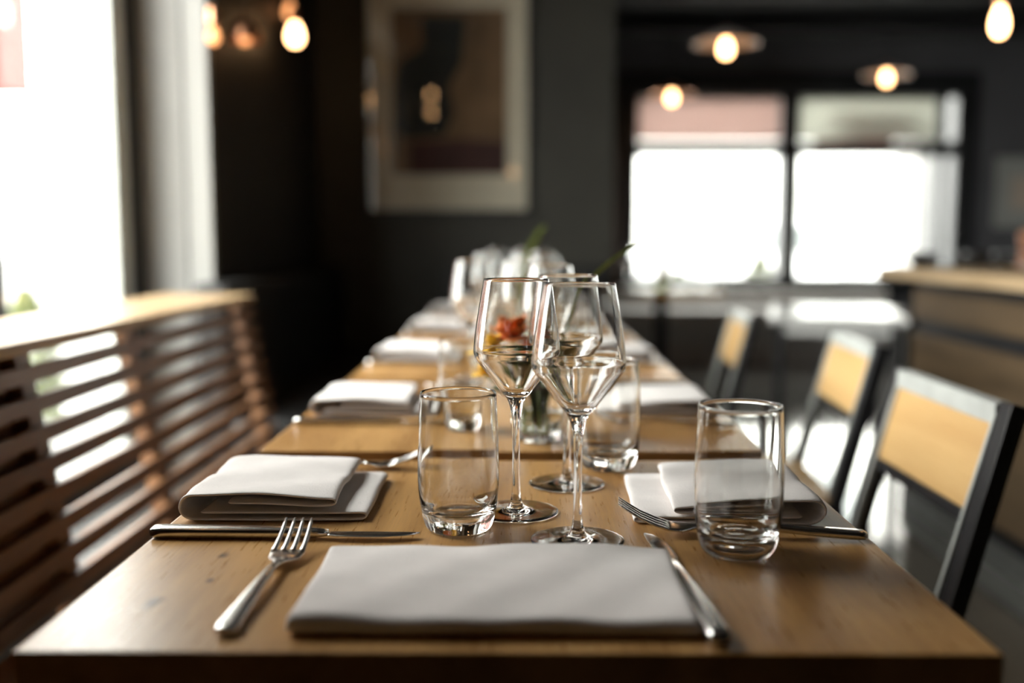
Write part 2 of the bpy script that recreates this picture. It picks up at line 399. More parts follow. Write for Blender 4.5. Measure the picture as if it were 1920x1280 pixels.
# shrubs
def shrub(loc, rx, ry, rz_, n, label, seed):
    rnd = random.Random(seed)
    t = thing('shrub', label, 'shrub', loc)
    verts, faces = [], []
    for _ in range(n):
        a = rnd.uniform(0, 2*PI); u = rnd.random()**.4; h = rnd.random()
        w = math.sin(PI*min(1, .15+h*.85))**.6
        c = Vector((rx*u*w*math.cos(a), ry*u*w*math.sin(a), .06+rz_*h))
        d = Vector((rnd.gauss(0,1), rnd.gauss(0,1), rnd.gauss(.3,1))).normalized()
        e = d.cross(Vector((rnd.gauss(0,1), rnd.gauss(0,1), rnd.gauss(0,1)))).normalized()
        s = rnd.uniform(.03,.055); i = len(verts)
        verts += [c-d*s, c+e*s*.4, c+d*s, c-e*s*.4]; faces.append((i,i+1,i+2,i+3))
    fo = obj('foliage', verts, faces, 'hedge', t); fo['kind'] = 'stuff'
    for k in range(4):
        a = k*1.6
        tube('stem', [(0,0,0),(rx*.25*math.cos(a),ry*.25*math.sin(a),rz_*.4),(rx*.5*math.cos(a),ry*.5*math.sin(a),rz_*.75)], [.012,.009,.004], 'leaf_d', t, n=6)
shrub((2.42,10.1,-.15), .22, .2, 1.0, 900, 'olive green shrub outside beside the middle bar of the far window', 1)
shrub((1.62,10.2,-.15), .32, .2, .80, 900, 'low olive shrub outside the left pane of the far window', 2)
shrub((-2.75,5.5,-.15), .18, .22, .85, 700, 'leafy shrub outside low in the left window', 3)
pl = thing('outside_pillar', 'pale pillar outside at the right end of the far window', 'pillar', (4.15, 10.1, -.15))
box('shaft', -.30, .30, -.3, .3, .2, 3.6, 'plaster_out', pl, .01)
box('base', -.34, .34, -.34, .34, 0, .2, 'plaster_out', pl, .01)
# white parked car
car = thing('car', 'white parked car outside the far window', 'car', (3.6, 16.0, -.15))
prof = [(-2.2,.30),(-2.25,.62),(-2.1,.86),(-1.35,.98),(-.75,1.45),(.75,1.50),(1.55,1.05),(2.15,.95),(2.25,.55),(2.2,.28)]
bm = bmesh.new(); W_ = .85
va = [bm.verts.new((x, -W_, z)) for x, z in prof]; vb = [bm.verts.new((x, W_, z)) for x, z in prof]
bm.faces.new(list(reversed(va))) ; bm.faces.new(vb)
for i in range(len(prof)):
    j = (i+1) % len(prof); bm.faces.new((va[i], va[j], vb[j], vb[i]))
bmesh.ops.recalc_face_normals(bm, faces=bm.faces); bmesh.ops.bevel(bm, geom=list(bm.edges), offset=.07, segments=2, affect='EDGES')
bm_obj('body', bm, 'car', car, True)
for q in ([(-1.05,1.02),(-.68,1.36),(-.05,1.40),(-.05,1.02)], [(.05,1.02),(.05,1.40),(.66,1.40),(1.15,1.02)]):
    n4 = len(q); v = [(x,-.875,z) for x,z in q] + [(x,-.84,z) for x,z in q]
    obj('window', v, [tuple(range(n4)), tuple(reversed(range(n4,2*n4)))] + [(i,(i+n4),(i+1)%n4+n4,(i+1)%n4) for i in range(n4)], 'car_glass', car)
for x in (-1.4, 1.4):
    for s in (-1, 1):
        wv = lathe('wheel', [(0,-.1),(.20,-.1),(.30,-.1),(.33,-.06),(.33,.06),(.30,.1),(.20,.1),(0,.1)], 'rubber', car, 24)
        wv.rotation_euler = (PI/2, 0, 0); wv.location = (x, s*.78, .33)
        lathe('hub_cap', [(0,-.115),(.15,-.112),(.2,-.1),(.2,.1),(.15,.112),(0,.115)], 'grey_metal', wv, 20)
# red scalloped awning outside
aw = thing('awning', 'red scalloped awning edge outside the right pane of the far window', 'awning', (3.15, 9.61, 1.90))
n_ = 40; verts = []; faces = []
for i in range(n_+1):
    x = -.38 + .76*i/n_; d = .06 + .045*abs(math.sin(PI*i/13.3))
    verts += [(x, -.355, .30), (x, 0, .05), (x, -.003, -d+.03)]
for i in range(n_): faces += [(3*i, 3*i+3, 3*i+4, 3*i+1), (3*i+1, 3*i+4, 3*i+5, 3*i+2)]
o = obj('canopy', verts, faces, 'awning', aw); sm = o.modifiers.new('s', 'SOLIDIFY'); sm.thickness = .006
for x in (-.36, .36): tube('bracket', [(x,-.36,.28),(x,0,.04)], .008, 'black_metal', aw, 6)

# ================================================================== TABLES
XL, XR = -.36, .34
def table(y0, y1, m, label, name='dining_table', x0=XL, x1=XR, z=.75):
    cx, cy_ = (x0+x1)/2, (y0+y1)/2
    t = thing(name, label, 'table', (cx, cy_, 0))
    hx, hy = (x1-x0)/2, (y1-y0)/2
    tp = box('table_top', -hx, hx, -hy, hy, -.036, 0, m, t, .0025); tp.location = (0, 0, z)
    box('base_plate', -.21, .21, -.21, .21, 0, .012, 'black_metal', t, .003)
    box('pedestal', -.035, .035, -.035, .035, .012, z-.046, 'black_metal', t, .003)
    box('top_bracket', -.2, .2, -.03, .03, z-.048, z-.036, 'black_metal', t, .002)
    return t
# nearest table: its grain uses object space with the origin on the table centre
table(.675, 1.290, 'oak1', 'nearest oak table, its whole near edge along the picture bottom')
TY = [(1.345, 2.05), (2.09, 2.795), (2.835, 3.54), (3.58, 4.285)]
ordn = ['second', 'third', 'fourth', 'fifth']
for (a, b), w in zip(TY, ordn): table(a, b, 'oak', f'{w} oak table from the front in the long row')

# ------------------------------------------------------------------ napkins
def napkin_mesh(w, flap, ln, hgt, seed, tgt_name='napkin', tilt=0.0):
    """linen folded as a C: rounded fold on the diner side (x=0), flap on the far side; runs along Y"""
    rnd = random.Random(seed)
    zb, zt = .0024, hgt - .0022
    zi1, zi2 = zb + (zt-zb)*.30, zb + (zt-zb)*.70
    r = (zt-zb)/2
    P_ = []
    for i in range(9): P_.append((w*.30 + (w*.66)*i/8, zi2 - .0006))         # inner turn-in of the top layer
    rr = (zt-zi2)/2
    for k in range(1, 6): a = -PI/2 + PI*k/6; P_.append((w*.965 + rr*math.cos(a)*1.6, zi2+rr + rr*math.sin(a)))
    for i in range(13): P_.append((w*.96 - (w*.96-r)*i/12, zt + .0018*math.sin(PI*i/12)))
    for k in range(1, 8): a = PI/2 + PI*k/8; P_.append((r + r*math.cos(a)*1.1, zb+r + r*math.sin(a)))
    for i in range(13): P_.append((r + (w+flap-r)*i/12, zb))
    r2 = (zi1-zb)/2
    for k in range(1, 6): a = -PI/2 + PI*k/6; P_.append((w+flap + r2*math.cos(a)*1.6, zb+r2 + r2*math.sin(a)))
    for i in range(11): P_.append((w+flap - (w+flap-.02)*i/10, zi1))
    ny = 28; verts = []; faces = []
    ph = [rnd.uniform(0, 6.28) for _ in range(8)]
    for j in range(ny+1):
        v = j/ny; y = (v-.5)*ln
        for i, (x, z) in enumerate(P_):
            f = min(1, max(0, (z-zb)/(zt-zb)))
            dz = f*(.0016*math.sin(5.2*v+ph[0]+x*18) + .0011*math.sin(11*v+ph[1]-x*31) + .0007*math.sin(23*v+ph[2]+x*60))
            dz -= f*.0012*abs(2*v-1)**3 + f*tilt*max(0.0, x/w)
            dx = f*.0015*math.sin(4*v+ph[3]) + .0008*math.sin(9*v+ph[4]+z*200)
            dy = .0016*math.sin(i*.33+ph[5])*(2*v-1)
            verts.append((x+dx, y+dy, max(zb, z+dz)))
    n = len(P_)
    for j in range(ny):
        for i in range(n-1): faces.append((j*n+i, j*n+i+1, (j+1)*n+i+1, (j+1)*n+i))
    me = bpy.data.meshes.new(tgt_name); me.from_pydata(verts, [], faces)
    me.polygons.foreach_set('use_smooth', [True]*len(me.polygons)); me.materials.append(M['napkin'])
    return me
def napkin(me, loc, rz, label, group=None):
    o = bpy.data.objects.new('napkin', me); C.objects.link(o); o.location = loc; o.rotation_euler = (0, 0, rz)
    s = o.modifiers.new('thickness', 'SOLIDIFY'); s.thickness = .0030; s.offset = 0
    b = o.modifiers.new('soften', 'SUBSURF'); b.levels = 1; b.render_levels = 1
    return tag(o, label, 'napkin', group)
nk_l = napkin_mesh(.160, .026, .180, .030, 3)
nk_f = napkin_mesh(.178, .012, .302, .0165, 11)
nk_r = napkin_mesh(.150, .034, .190, .031, 5, tilt=.008)
napkin(nk_l, (-.352, 1.088, .750), math.radians(1), 'thick folded white napkin at the left of the nearest table')
napkin(nk_f, (-.020, .702, .750), PI/2, 'flat white napkin front and centre on the nearest table')
napkin(nk_r, (.312, 1.080, .750), PI + math.radians(-3), 'white napkin at the right of the nearest table behind the clear tumbler')

# ------------------------------------------------------------------ cutlery
def make_fork(label):
    t = thing('fork', label, 'fork')
    cl_ = [(0,.0045),(.012,.0046),(.05,.0062),(.09,.0085),(.125,.0095),(.15,.0075),(.168,.0055),(.182,.0070),(.20,.0125),(.213,.0185),(.226,.026)]
    def zc(y):
        for (a, za), (b, zb) in zip(cl_, cl_[1:]):
            if y <= b: return za + (zb-za)*(y-a)/(b-a)
        return cl_[-1][1]
    def sl_(y): return math.atan2(zc(min(.226,y+.004))-zc(max(0,y-.004)), .008)
    def ring(x, y, w, th):
        a = sl_(y); return ((x, y, zc(y)), (w,0,0), (0,-math.sin(a)*th, math.cos(a)*th))
    hw = [(0,.011,.004),(.003,.0165,.006),(.01,.0175,.0066),(.05,.0145,.0064),(.09,.0105,.006),(.12,.0078,.0056),(.14,.0070,.005),(.148,.0080,.0042)]
    loft('handle', [ring(0, y, w, th) for y, w, th in hw], 'steel', t, n=16, power=4.5)
    hd = [(.146,.0078,.0040),(.152,.0105,.0034),(.160,.0220,.0030),(.167,.0290,.0028),(.176,.0313,.0026),(.183,.0316,.0025)]
    h = loft('head', [ring(0, y, w, th) for y, w, th in hd], 'steel', t, n=16, power=4.0)
    for k in range(4):
        x = -.0132 + k*.0088
        loft('tine', [ring(x*(1-.08*(y-.18)/.046), y, w, th) for y, w, th in [(.179,.0056,.0024),(.19,.0049,.0024),(.205,.0042,.0022),(.218,.0034,.0019),(.2255,.0016,.0012)]], 'steel', h, n=10, power=3)
    return t
def make_knife(label):
    t = thing('knife', label, 'knife')
    hz = .0060
    hr = [(0,.012,.0075),(.003,.0172,.0112),(.012,.0186,.0118),(.07,.0172,.0114),(.135,.0148,.0104),(.163,.0130,.0084),(.174,.0120,.005)]
    loft('handle', [((0,y,hz),(w,0,0),(0,0,th)) for y, w, th in hr], 'steel', t, n=18, power=3.2)
    br = [(.171,.0105,.0036,0),(.177,.0125,.0026,.0008),(.184,.0165,.0021,.0015),(.206,.0185,.0019,.0015),(.230,.0175,.0018,.001),(.247,.0140,.0016,-.001),(.258,.0085,.0013,-.0035),(.263,.0030,.001,-.0055)]
    loft('blade', [((dx,y,hz-.0008),(w,0,0),(0,0,th)) for y, w, th, dx in br], 'steel', t, n=14, power=2.4)
    return t
fork0 = make_fork('steel fork with raised tines left of the front napkin')
fork0.location = (-.2165, .700, .750); fork0.rotation_euler = (0, 0, math.radians(-1.5))
knife0 = make_knife('steel knife lying crosswise below the left napkin on the nearest table')
knife0.location = (-.361, .9475, .750); knife0.rotation_euler = (0, 0, math.radians(-91.5))
dup(knife0, (.1435, .684, .750), math.radians(3.6), 'steel knife right of the front napkin, handle towards the viewer')
dup(fork0, (.335, .942, .750), math.radians(84), 'steel fork behind the right tumbler with tines pointing left', scale=(1.0, 1.06, 1.25))
dup(fork0, (-.345, 1.235, .750), math.radians(-88), 'steel fork mostly hidden behind the thick left napkin of the nearest table')

# ------------------------------------------------------------------ glassware
def make_wine_glass(label):
    t = thing('wine_glass', label, 'wine glass')
    foot = [(0,.0004),(.012,.0006),(.036,.0),(.0435,.0002),(.0450,.0014),(.0435,.0024),(.034,.0029),(.022,.0036),(.012,.0056),(.0072,.0100),(.0054,.0165)]
    foot = [foot[0], foot[1], foot[2]] + catmull(foot[2:], 4)[1:]
    stem = catmull([(.0054,.0165),(.0044,.026),(.0040,.05),(.0040,.08),(.0046,.100),(.0066,.1135),(.0098,.1225)], 5)
    outer = catmull([(.0098,.1225),(.0165,.1305),(.0265,.1435),(.0365,.1565),(.0425,.1645),(.0446,.1695),(.0447,.1760),(.0432,.191),(.0400,.2130),(.0366,.2330),(.0338,.2480)], 5)
    rim = [(.0334,.2485),(.0329,.2480)]
    inner = catmull([(.0329,.2480),(.0356,.2330),(.0389,.2130),(.0419,.1910),(.0431,.1765),(.0428,.1715),(.0402,.1655),(.0335,.1572),(.0235,.1450),(.0130,.1325),(.0065,.1285),(0,.1275)], 5)
    lathe('foot', foot, 'glass', t, 56)
    lathe('stem', stem, 'glass', t, 56)
    lathe('bowl', outer + rim + inner[1:], 'glass', t, 56)
    return t
def make_tumbler(label):
    t = thing('tumbler', label, 'tumbler')
    base = [(0,.0012),(.020,.0008),(.028,.0),(.0305,.0004),(.0325,.0022),(.0345,.0060),(.0362,.0120),(.0376,.0190)]
    wall = catmull([(.0376,.0190),(.0392,.030),(.0405,.045),(.0409,.062),(.0404,.085),(.0394,.110),(.0381,.1375)], 5)
    rim = [(.0378,.1384),(.0370,.1385),(.0366,.1377)]
    inner = catmull([(.0366,.1377),(.0379,.110),(.0388,.085),(.0391,.062),(.0384,.045),(.0364,.031),(.0330,.0225),(.0270,.0180),(.0200,.0168),(.008,.0178),(0,.0180)], 5)
    lathe('base', base[:3] + catmull(base[2:], 4)[1:], 'tumbler', t, 56)
    lathe('wall', wall + rim + inner[1:], 'tumbler', t, 56)
    return t
wg0 = make_wine_glass('left of the two sharp front wine glasses'); wg0.location = (-.0045, 1.037, .7506)
dup(wg0, (.055, .935, .7506), .4, 'right and nearer of the two sharp front wine glasses')
dup(wg0, (.055, 1.160, .7506), .9, 'wine glass directly behind the right front wine glass on the nearest table')
tb0 = make_tumbler('clear tumbler left of the front wine glasses, standing at the knife tip'); tb0.location = (-.062, .979, .7506)
dup(tb0, (.202, .905, .7506), .5, 'clear tumbler with bright rim on the right of the nearest table')
dup(tb0, (.112, 1.252, .7506), .5, 'clear tumbler at the far edge of the nearest table beside the right napkin')

# ------------------------------------------------------------------ settings on the tables behind
for (a, b), w in zip(TY, ordn):
    c = (a+b)/2; s = c - 1.6975
    rj = random.Random(int(c*1000))
    j = lambda k=.012: rj.uniform(-k, k)
    tl = f'on the {w} table from the front'
    napkin(nk_l, (-.345, 1.700+s, .750), math.radians(j(3)), f'folded white napkin on the left side {tl[3:]}')
    napkin(nk_r, (.318, 1.710+s+j(), .750), PI+math.radians(j(3)), f'folded white napkin on the right side {tl[3:]}')
    dup(knife0, (-.355, 1.540+s, .750), math.radians(-90+j(2)), f'steel knife at the left place {tl}')
    dup(fork0, (-.330, 1.925+s, .750), math.radians(-90+j(2)), f'steel fork at the left place {tl}')
    dup(fork0, (.330, 1.530+s, .750), math.radians(90+j(2)), f'steel fork at the right place {tl}')
    dup(knife0, (.325, 1.945+s, .750), math.radians(90+j(2)), f'steel knife at the right place {tl}')
    dup(tb0, (-.085+j(), 1.50+s, .7506), j(3), f'clear tumbler at the left place {tl}')
    dup(tb0, (.110+j(.006), 1.86+s, .7506), j(3), f'clear tumbler at the right place {tl}')
    dup(wg0, (-.095+j(.006), 1.960+s, .7506), j(3), f'wine glass at the left place {tl}')
    dup(wg0, (.055+j(), 1.60+s, .7506), j(3), f'wine glass at the right place {tl}')
    dup(wg0, (.005+j(.006), 1.885+s, .7506), j(3), f'middle wine glass {tl}')

# ------------------------------------------------------------------ flowers
def blossom(parent, c, rad, m, seed, n=16):
    rnd = random.Random(seed)
    for k in range(n):
        lay = k % 3; a = 2*PI*k/n + rnd.uniform(-.15,.15); tilt = [.25,.7,1.15][lay]
        d = Vector((math.cos(a)*math.cos(tilt), math.sin(a)*math.cos(tilt), math.sin(tilt)))
        sd = Vector((-math.sin(a), math.cos(a), 0)); up = d.cross(sd)*-1
        L_ = rad*rnd.uniform(.85,1.1)
        rings = []
        for (f, w) in ((.08,.15),(.35,.55),(.65,.75),(.88,.55),(1.0,.15)):
            rings.append((Vector(c) + d*L_*f + up*L_*.22*f*f, sd*L_*w, up*L_*.045))
        loft('petal', rings, m, parent, n=8, power=2)
    return
def vase(loc, label, rw=.030, h=.098):
    t = thing('glass_vase', label, 'vase', loc)
    outer = catmull([(rw*.90,.004),(rw*1.0,.012),(rw*1.08,h*.4),(rw*.98,h*.72),(rw*.86,h*.88),(rw*.95,h)], 4)
    inner = catmull([(rw*.95-.003,h),(rw*.86-.003,h*.88),(rw*.98-.003,h*.72),(rw*1.08-.003,h*.4),(rw*1.0-.004,.014),(rw*.6,.010),(0,.010)], 4)
    lathe('body', [(0,.001),(rw*.7,.0),(rw*.84,.001)] + outer + [(rw*.95-.0015,h+.001)] + inner, 'tumbler', t, 40)
    lathe('water', [(0,.0105),(rw*.58,.0105),(rw*.88,.016),(rw*1.0,h*.36),(rw*.98,h*.48),(0,h*.48)], 'water', t, 40)
    return t
def leaf_blade(parent, pts, w, m, name='leaf'):
    rings = []; P_ = catmull(pts, 5); n = len(P_)
    for i, p in enumerate(P_):
        f = i/(n-1); p = Vector(p); d = (Vector(P_[min(i+1,n-1)])-Vector(P_[max(i-1,0)])).normalized()
        s = d.cross(Vector((0,1,0))); s = s.normalized() if s.length > .01 else Vector((1,0,0))
        q = d.cross(s)
        ww = w*max(.12, math.sin(PI*min(1,.12+.88*f))**.7)
        rings.append((p, (s*.8+q*.6)*ww, (q*.8-s*.6)*.0012))
    return loft(name, rings, m, parent, n=8, power=2)
vx, vy = .026, 1.425
vase((vx, vy, .750), 'small clear glass vase of flowers behind the front wine glasses', .036, .088)
def flower(c, rad, m, label, base, seed, n=16, cat='flower', name='cut_flower'):
    t = thing(name, label, cat, base)
    b = Vector(base); e = Vector(c) - b
    tube('stem', catmull([(0,0,0), (e.x*.3, e.y*.3, e.z*.55), (e.x, e.y, e.z)], 5), .0016, 'leaf', t, 6)
    blossom(t, e, rad, m, seed, n)
    for k in range(2):
        a = seed + k*2.6; m0 = Vector((e.x*.3, e.y*.3, e.z*.6))
        leaf_blade(t, [m0, m0+Vector((.018*math.cos(a),.018*math.sin(a),.012)), m0+Vector((.036*math.cos(a),.034*math.sin(a),.010))], .014, 'leaf_d')
flower((-.014, 1.43, .890), .044, 'petal_o', 'large orange blossom in the vase seen through the left front wine glass', (vx-.006, vy, .763), 2, 24)
flower((.018, 1.40, .872), .028, 'petal_o', 'smaller deep orange blossom in the vase right of the large one', (vx+.002, vy-.006, .763), 5, 18)
flower((-.046, 1.412, .878), .028, 'petal_y', 'yellow blossom at the left of the vase bouquet', (vx-.010, vy+.004, .763), 9, 16)
flower((-.050, 1.400, .848), .022, 'petal_y', 'small low yellow blossom hanging beside the vase rim', (vx-.012, vy+.009, .763), 13, 14)
flower((.034, 1.44, .905), .016, 'petal_w', 'small white blossom at the top of the vase bouquet', (vx+.008, vy+.006, .763), 17, 14)
g = thing('grass_blade', 'long arching green grass blade rising from the vase to the right', 'leaf', (vx+.006, vy+.01, .763))
leaf_blade(g, [(0,0,0),(.022,.01,.105),(.055,.02,.196),(.098,.028,.243),(.146,.034,.272),(.186,.04,.280)], .0085, 'leaf', 'blade')
g = thing('leaf_sprig', 'dark green leaf sprig filling the vase mouth', 'leaf', (vx, vy+.002, .763))
for k in range(12):
    a = k*2.4; r_ = .028 + .012*(k % 3)
    leaf_blade(g, [(0,0,.01),(r_*.25*math.cos(a),r_*.25*math.sin(a),.06+.004*k*.4),(r_*math.cos(a),r_*math.sin(a),.075+.002*k),(r_*1.5*math.cos(a),r_*1.5*math.sin(a),.072+.0022*k)], .022, 'leaf_d')
# second vase further down the row
vase((.012, 2.52, .750), 'small glass vase on the third table with a tall green leaf', .028, .10)
g = thing('tall_leaf', 'broad tall green leaf standing in the far vase', 'leaf', (.008, 2.525, .763))
leaf_blade(g, [(0,0,0),(-.004,0,.12),(.006,.005,.22),(.034,.01,.285),(.056,.012,.312)], .024, 'leaf', 'blade')
flower((-.03, 2.51, .87), .024, 'petal_w', 'white blossom in the far vase', (.008, 2.515, .763), 21, 16)

# ================================================================== SLATTED BENCH
bn = thing('slatted_bench', 'long wooden bench with slatted back below the left window', 'bench', (-.75, 1.4, 0))
def bpart(name, *a, m='bench', bev=.002):
    o = box(name, *a, m, None, bev); o.parent = bn; o.matrix_parent_inverse = Matrix.Translation(-Vector(bn.location)); return o
BY0, BY1 = -.4, 3.08
def bxx(z): return -.838 + .185*(.87-z)
bpart('cap_board', -1.11, -.826, BY0, BY1, .848, .871, m='bench_cap', bev=.004)
proto = None
sl_n = 8
for i in range(sl_n):
    zt = .826 - .0515*i; zc_ = zt - .0148
    x = bxx(zc_)
    if proto is None:
        bm = bmesh.new(); add_box(bm, -.010, .010, BY0, BY1, -.0148, .0148, .002)
        proto = bm_obj('slat', bm, 'bench', None); s = proto
    else:
        s = proto.copy(); C.objects.link(s)
    s.parent = bn; s.matrix_parent_inverse = Matrix.Translation(-Vector(bn.location))
    s.location = (x-.010, 0, zc_); s.rotation_euler = (0, math.radians(10.5)*-1, 0)
for y in (-.38, .55, 1.685, 2.16, 3.03):
    o = bar('upright', (bxx(.40)-.035, y, .0), (bxx(.40)-.035, y, .40), .05, .03, 'bench', None, (0,1,0))
    o.parent = bn; o.matrix_parent_inverse = Matrix.Translation(-Vector(bn.location))
    o = bar('upright', (bxx(.40)-.035, y, .40), (bxx(.85)-.035, y, .848), .05, .03, 'bench', None, (0,1,0))
    o.parent = bn; o.matrix_parent_inverse = Matrix.Translation(-Vector(bn.location))
o = bar('back_board', (bxx(.42)-.056, .64, .42), (bxx(.846)-.056, .64, .846), 2.07, .010, 'bench', None, (0,1,0)); o.parent = bn; o.matrix_parent_inverse = Matrix.Translation(-Vector(bn.location))
for k in range(4):
    bpart('seat_board', -.735+k*.098, -.735+k*.098+.092, BY0, BY1, .418, .445)
bpart('front_rail', -.37, -.345, BY0, BY1, .33, .418)
for y in (-.35, .8, 1.95, 3.0):
    bpart('leg', -.40, -.36, y, y+.05, 0, .418)

# ================================================================== BLACK BANQUETTES
b1 = thing('banquette', 'black leather banquette along the dark left wall past the bench', 'banquette', (-.75, 4.1, 0))
def q(parent, name, *a, m='leather', bev=.015):
    o = box(name, *a, m, None, bev); o.parent = parent; o.matrix_parent_inverse = Matrix.Translation(-Vector(parent.location)); return o
q(b1, 'seat', -.93, -.42, 3.13, 5.15, .34, .47, bev=.03); q(b1, 'backrest', -1.045, -.92, 3.13, 5.15, .30, .90, bev=.03); q(b1, 'plinth', -.98, -.48, 3.15, 5.15, 0, .345, bev=.004)
b2 = thing('banquette', 'black leather banquette across the foot of the picture wall', 'banquette', (.02, 5.0, 0))
q(b2, 'seat', -.40, .44, 4.62, 5.08, .34, .47, bev=.03); q(b2, 'backrest', -.40, .44, 5.06, 5.195, .30, .90, bev=.03); q(b2, 'plinth', -.38, .42, 4.68, 5.12, 0, .345, bev=.004)

# ================================================================== CHAIRS
def make_chair(label, group=None):
    t = thing('chair', label, 'chair', group=group)
    px = lambda z: (.27 + (.195-.27)*z/.45) if z < .45 else (.195 + (.286-.195)*(z-.45)/.35)
    for s in (-1, 1):
        y = s*.205
        bar('rear_leg', (px(0),y,0), (px(.45),y,.452), .036, .026, 'black_metal', t, (0,1,0))
        bar('back_post', (px(.45),y,.445), (px(.80),y,.805), .036, .026, 'black_metal', t, (0,1,0))
        bar('front_leg', (-.20,y,0), (-.185,y,.43), .030, .026, 'black_metal', t, (0,1,0))
        bar('side_rail', (-.19,y,.415), (.195,y,.43), .024, .03, 'black_metal', t, (0,1,0))
        bar('stretcher', (-.19,y,.16), (.243,y,.16), .018, .018, 'black_metal', t, (0,1,0))
    bar('top_rail', (px(.788)-.004,-.188,.788), (px(.788)-.004,.188,.788), .032, .026, 'pale_metal', t, (0,0,1))
    for s in (-1, 1):
        bar('lit_edge_strip', (px(.45)-.010,s*.184,.46), (px(.79)-.010,s*.184,.79), .007, .012, 'pale_metal', t, (0,1,0), .001)  # pale strips stand in for the lit inner edges of the posts
    bar('lower_rail', (px(.632),-.19,.632), (px(.632),.19,.632), .022, .018, 'black_metal', t, (0,0,1))
    a, b = px(.642)-.004, px(.78)-.004
    bar('back_panel', (a,0,.642), (b,0,.778), .374, .012, 'ply', t, (0,1,0), .003)
    st = box('seat', -.215, .20, -.20, .20, -.009, .009, 'ply', t, .006); st.location = (0, 0, .449)
    bar('front_rail', (-.188,-.19,.415), (-.188,.19,.415), .024, .02, 'black_metal', t, (0,0,1))
    return t
ch0 = make_chair('nearest chair on the right with light plywood back and black metal frame'); ch0.location = (.420, 1.615, 0)
dup(ch0, (.530, 2.420, 0), math.radians(-4), 'plywood backed chair just behind the nearest chair on the right')
dup(ch0, (.44, 3.24, 0), math.radians(-4), 'third and farthest plywood backed chair along the right of the row')

# ================================================================== BAR COUNTER
bar_ = thing('bar_counter', 'wooden bar counter with pale top running along the right', 'counter', (1.9, 1.9, 0))
def cp(name, *a, m='bar_front', bev=.004):
    o = box(name, *a, m, None, bev); o.parent = bar_; o.matrix_parent_inverse = Matrix.Translation(-Vector(bar_.location)); return o
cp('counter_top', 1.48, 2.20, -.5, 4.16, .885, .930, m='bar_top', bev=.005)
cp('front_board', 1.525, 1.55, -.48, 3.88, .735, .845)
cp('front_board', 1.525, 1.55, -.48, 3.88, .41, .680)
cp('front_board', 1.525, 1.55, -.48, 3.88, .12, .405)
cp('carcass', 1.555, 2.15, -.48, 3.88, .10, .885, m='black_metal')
cp('end_board', 1.56, 2.14, 3.878, 3.895, .12, .86, m='bar_front')
cp('kick_plate', 1.50, 1.51, -.48, 3.86, .0, .085, m='grey_metal', bev=.001)
cp('plinth', 1.51, 2.12, -.46, 3.86, 0, .10, m='black_metal')
# things on the bar
def bowl(loc, s, label):
    t = thing('bowl', label, 'bowl', loc)
    lathe('body', [(0,.002),(.03*s,.0),(.034*s,.004),(.055*s,.03*s),(.068*s,.055*s),(.066*s,.056*s),(.052*s,.032*s),(.03*s,.008),(0,.007)], 'ceramic_dark', t, 32)
    lathe('foot_ring', [(.024*s,-.0001),(.034*s,-.0001),(.034*s,.006),(.024*s,.006)], 'ceramic_dark', t, 32)
for k, (x, y, s, lb) in enumerate(((1.62,4.05,1.0,'dark bowl at the far end corner of the bar'), (1.80,4.00,1.1,'second dark bowl from the far bar corner'), (1.98,4.04,1.1,'third dark bowl from the far bar corner'), (2.12,3.98,1.0,'dark bowl nearest the wooden mill on the bar'))):
    bowl((x, y, .930), s, lb)
pm = thing('pepper_mill', 'reddish brown turned wooden mill standing on the bar', 'mill', (1.93, 3.83, .930))
lathe('body', catmull([(0,0),(.03,0),(.032,.01),(.024,.05),(.026,.09),(.028,.10)], 4)+[(0,.10)], 'brown_wood', pm, 28)
lathe('head', [(0,.10),(.026,.101)]+catmull([(.026,.101),(.03,.115),(.026,.135),(.012,.146),(0,.148)], 4), 'brown_wood', pm, 28)
mc = thing('coffee_machine', 'dark boxy machine on the bar at the right edge', 'machine', (1.98, 3.38, .930))
box('body', -.14, .14, -.2, .2, .015, .13, 'ceramic_dark', mc, .012)
box('drip_tray', -.20, -.13, -.17, .17, .0, .02, 'grey_metal', mc, .004)
box('top_tray', -.15, .14, -.2, .2, .13, .142, 'black_metal', mc, .004)
for y in (-.1, .1): lathe('group_head', [(0,.05),(.03,.05),(.034,.06),(.034,.09),(0,.09)], 'grey_metal', mc, 24, loc=(-.155, y, 0))
for k, y in enumerate((-.12, 0, .12)):
    o = lathe('cup', [(0,.0),(.022,.0),(.03,.02),(.034,.045),(.032,.046),(.027,.02),(.018,.004),(0,.004)], 'enamel', None, 24, loc=(1.98, 3.38+y, 1.0725))
    tag(o, ['small pale cup on the dark machine, nearest one', 'small pale cup on the dark machine, middle one', 'small pale cup on the dark machine, farthest one'][k], 'cup')

# ================================================================== BACKGROUND FURNITURE
wt = thing('white_table', 'white topped table beyond the end of the bar', 'table', (1.50, 4.78, 0), math.radians(-15))
box('table_top', -.29, .29, -.50, .50, .675, .70, 'tablecloth', wt, .004)
box('apron', -.24, .24, -.45, .45, .62, .675, 'tablecloth', wt, .003)
for sx in (-1, 1):
    for sy in (-1, 1): box('leg', sx*.24-.018, sx*.24+.018, sy*.44-.018, sy*.44+.018, 0, .675, 'black_metal', wt, .003)
table(5.5, 6.15, 'oak', 'small oak table in the back room near the wall corner', x0=.52, x1=1.12)
bt = thing('wine_bottle', 'dark wine bottle on the small back table', 'bottle', (.80, 5.62, .75))
lathe('body', [(0,.0),(.034,.0),(.037,.004),(.037,.17)]+catmull([(.037,.17),(.034,.195),(.02,.222),(.0145,.24),(.014,.285)], 4)+[(.0,.285)], 'bottle', bt, 32)
lathe('capsule', [(.0142,.245),(.0155,.245),(.0155,.298),(.014,.30),(0,.30)], 'ceramic_dark', bt, 32)
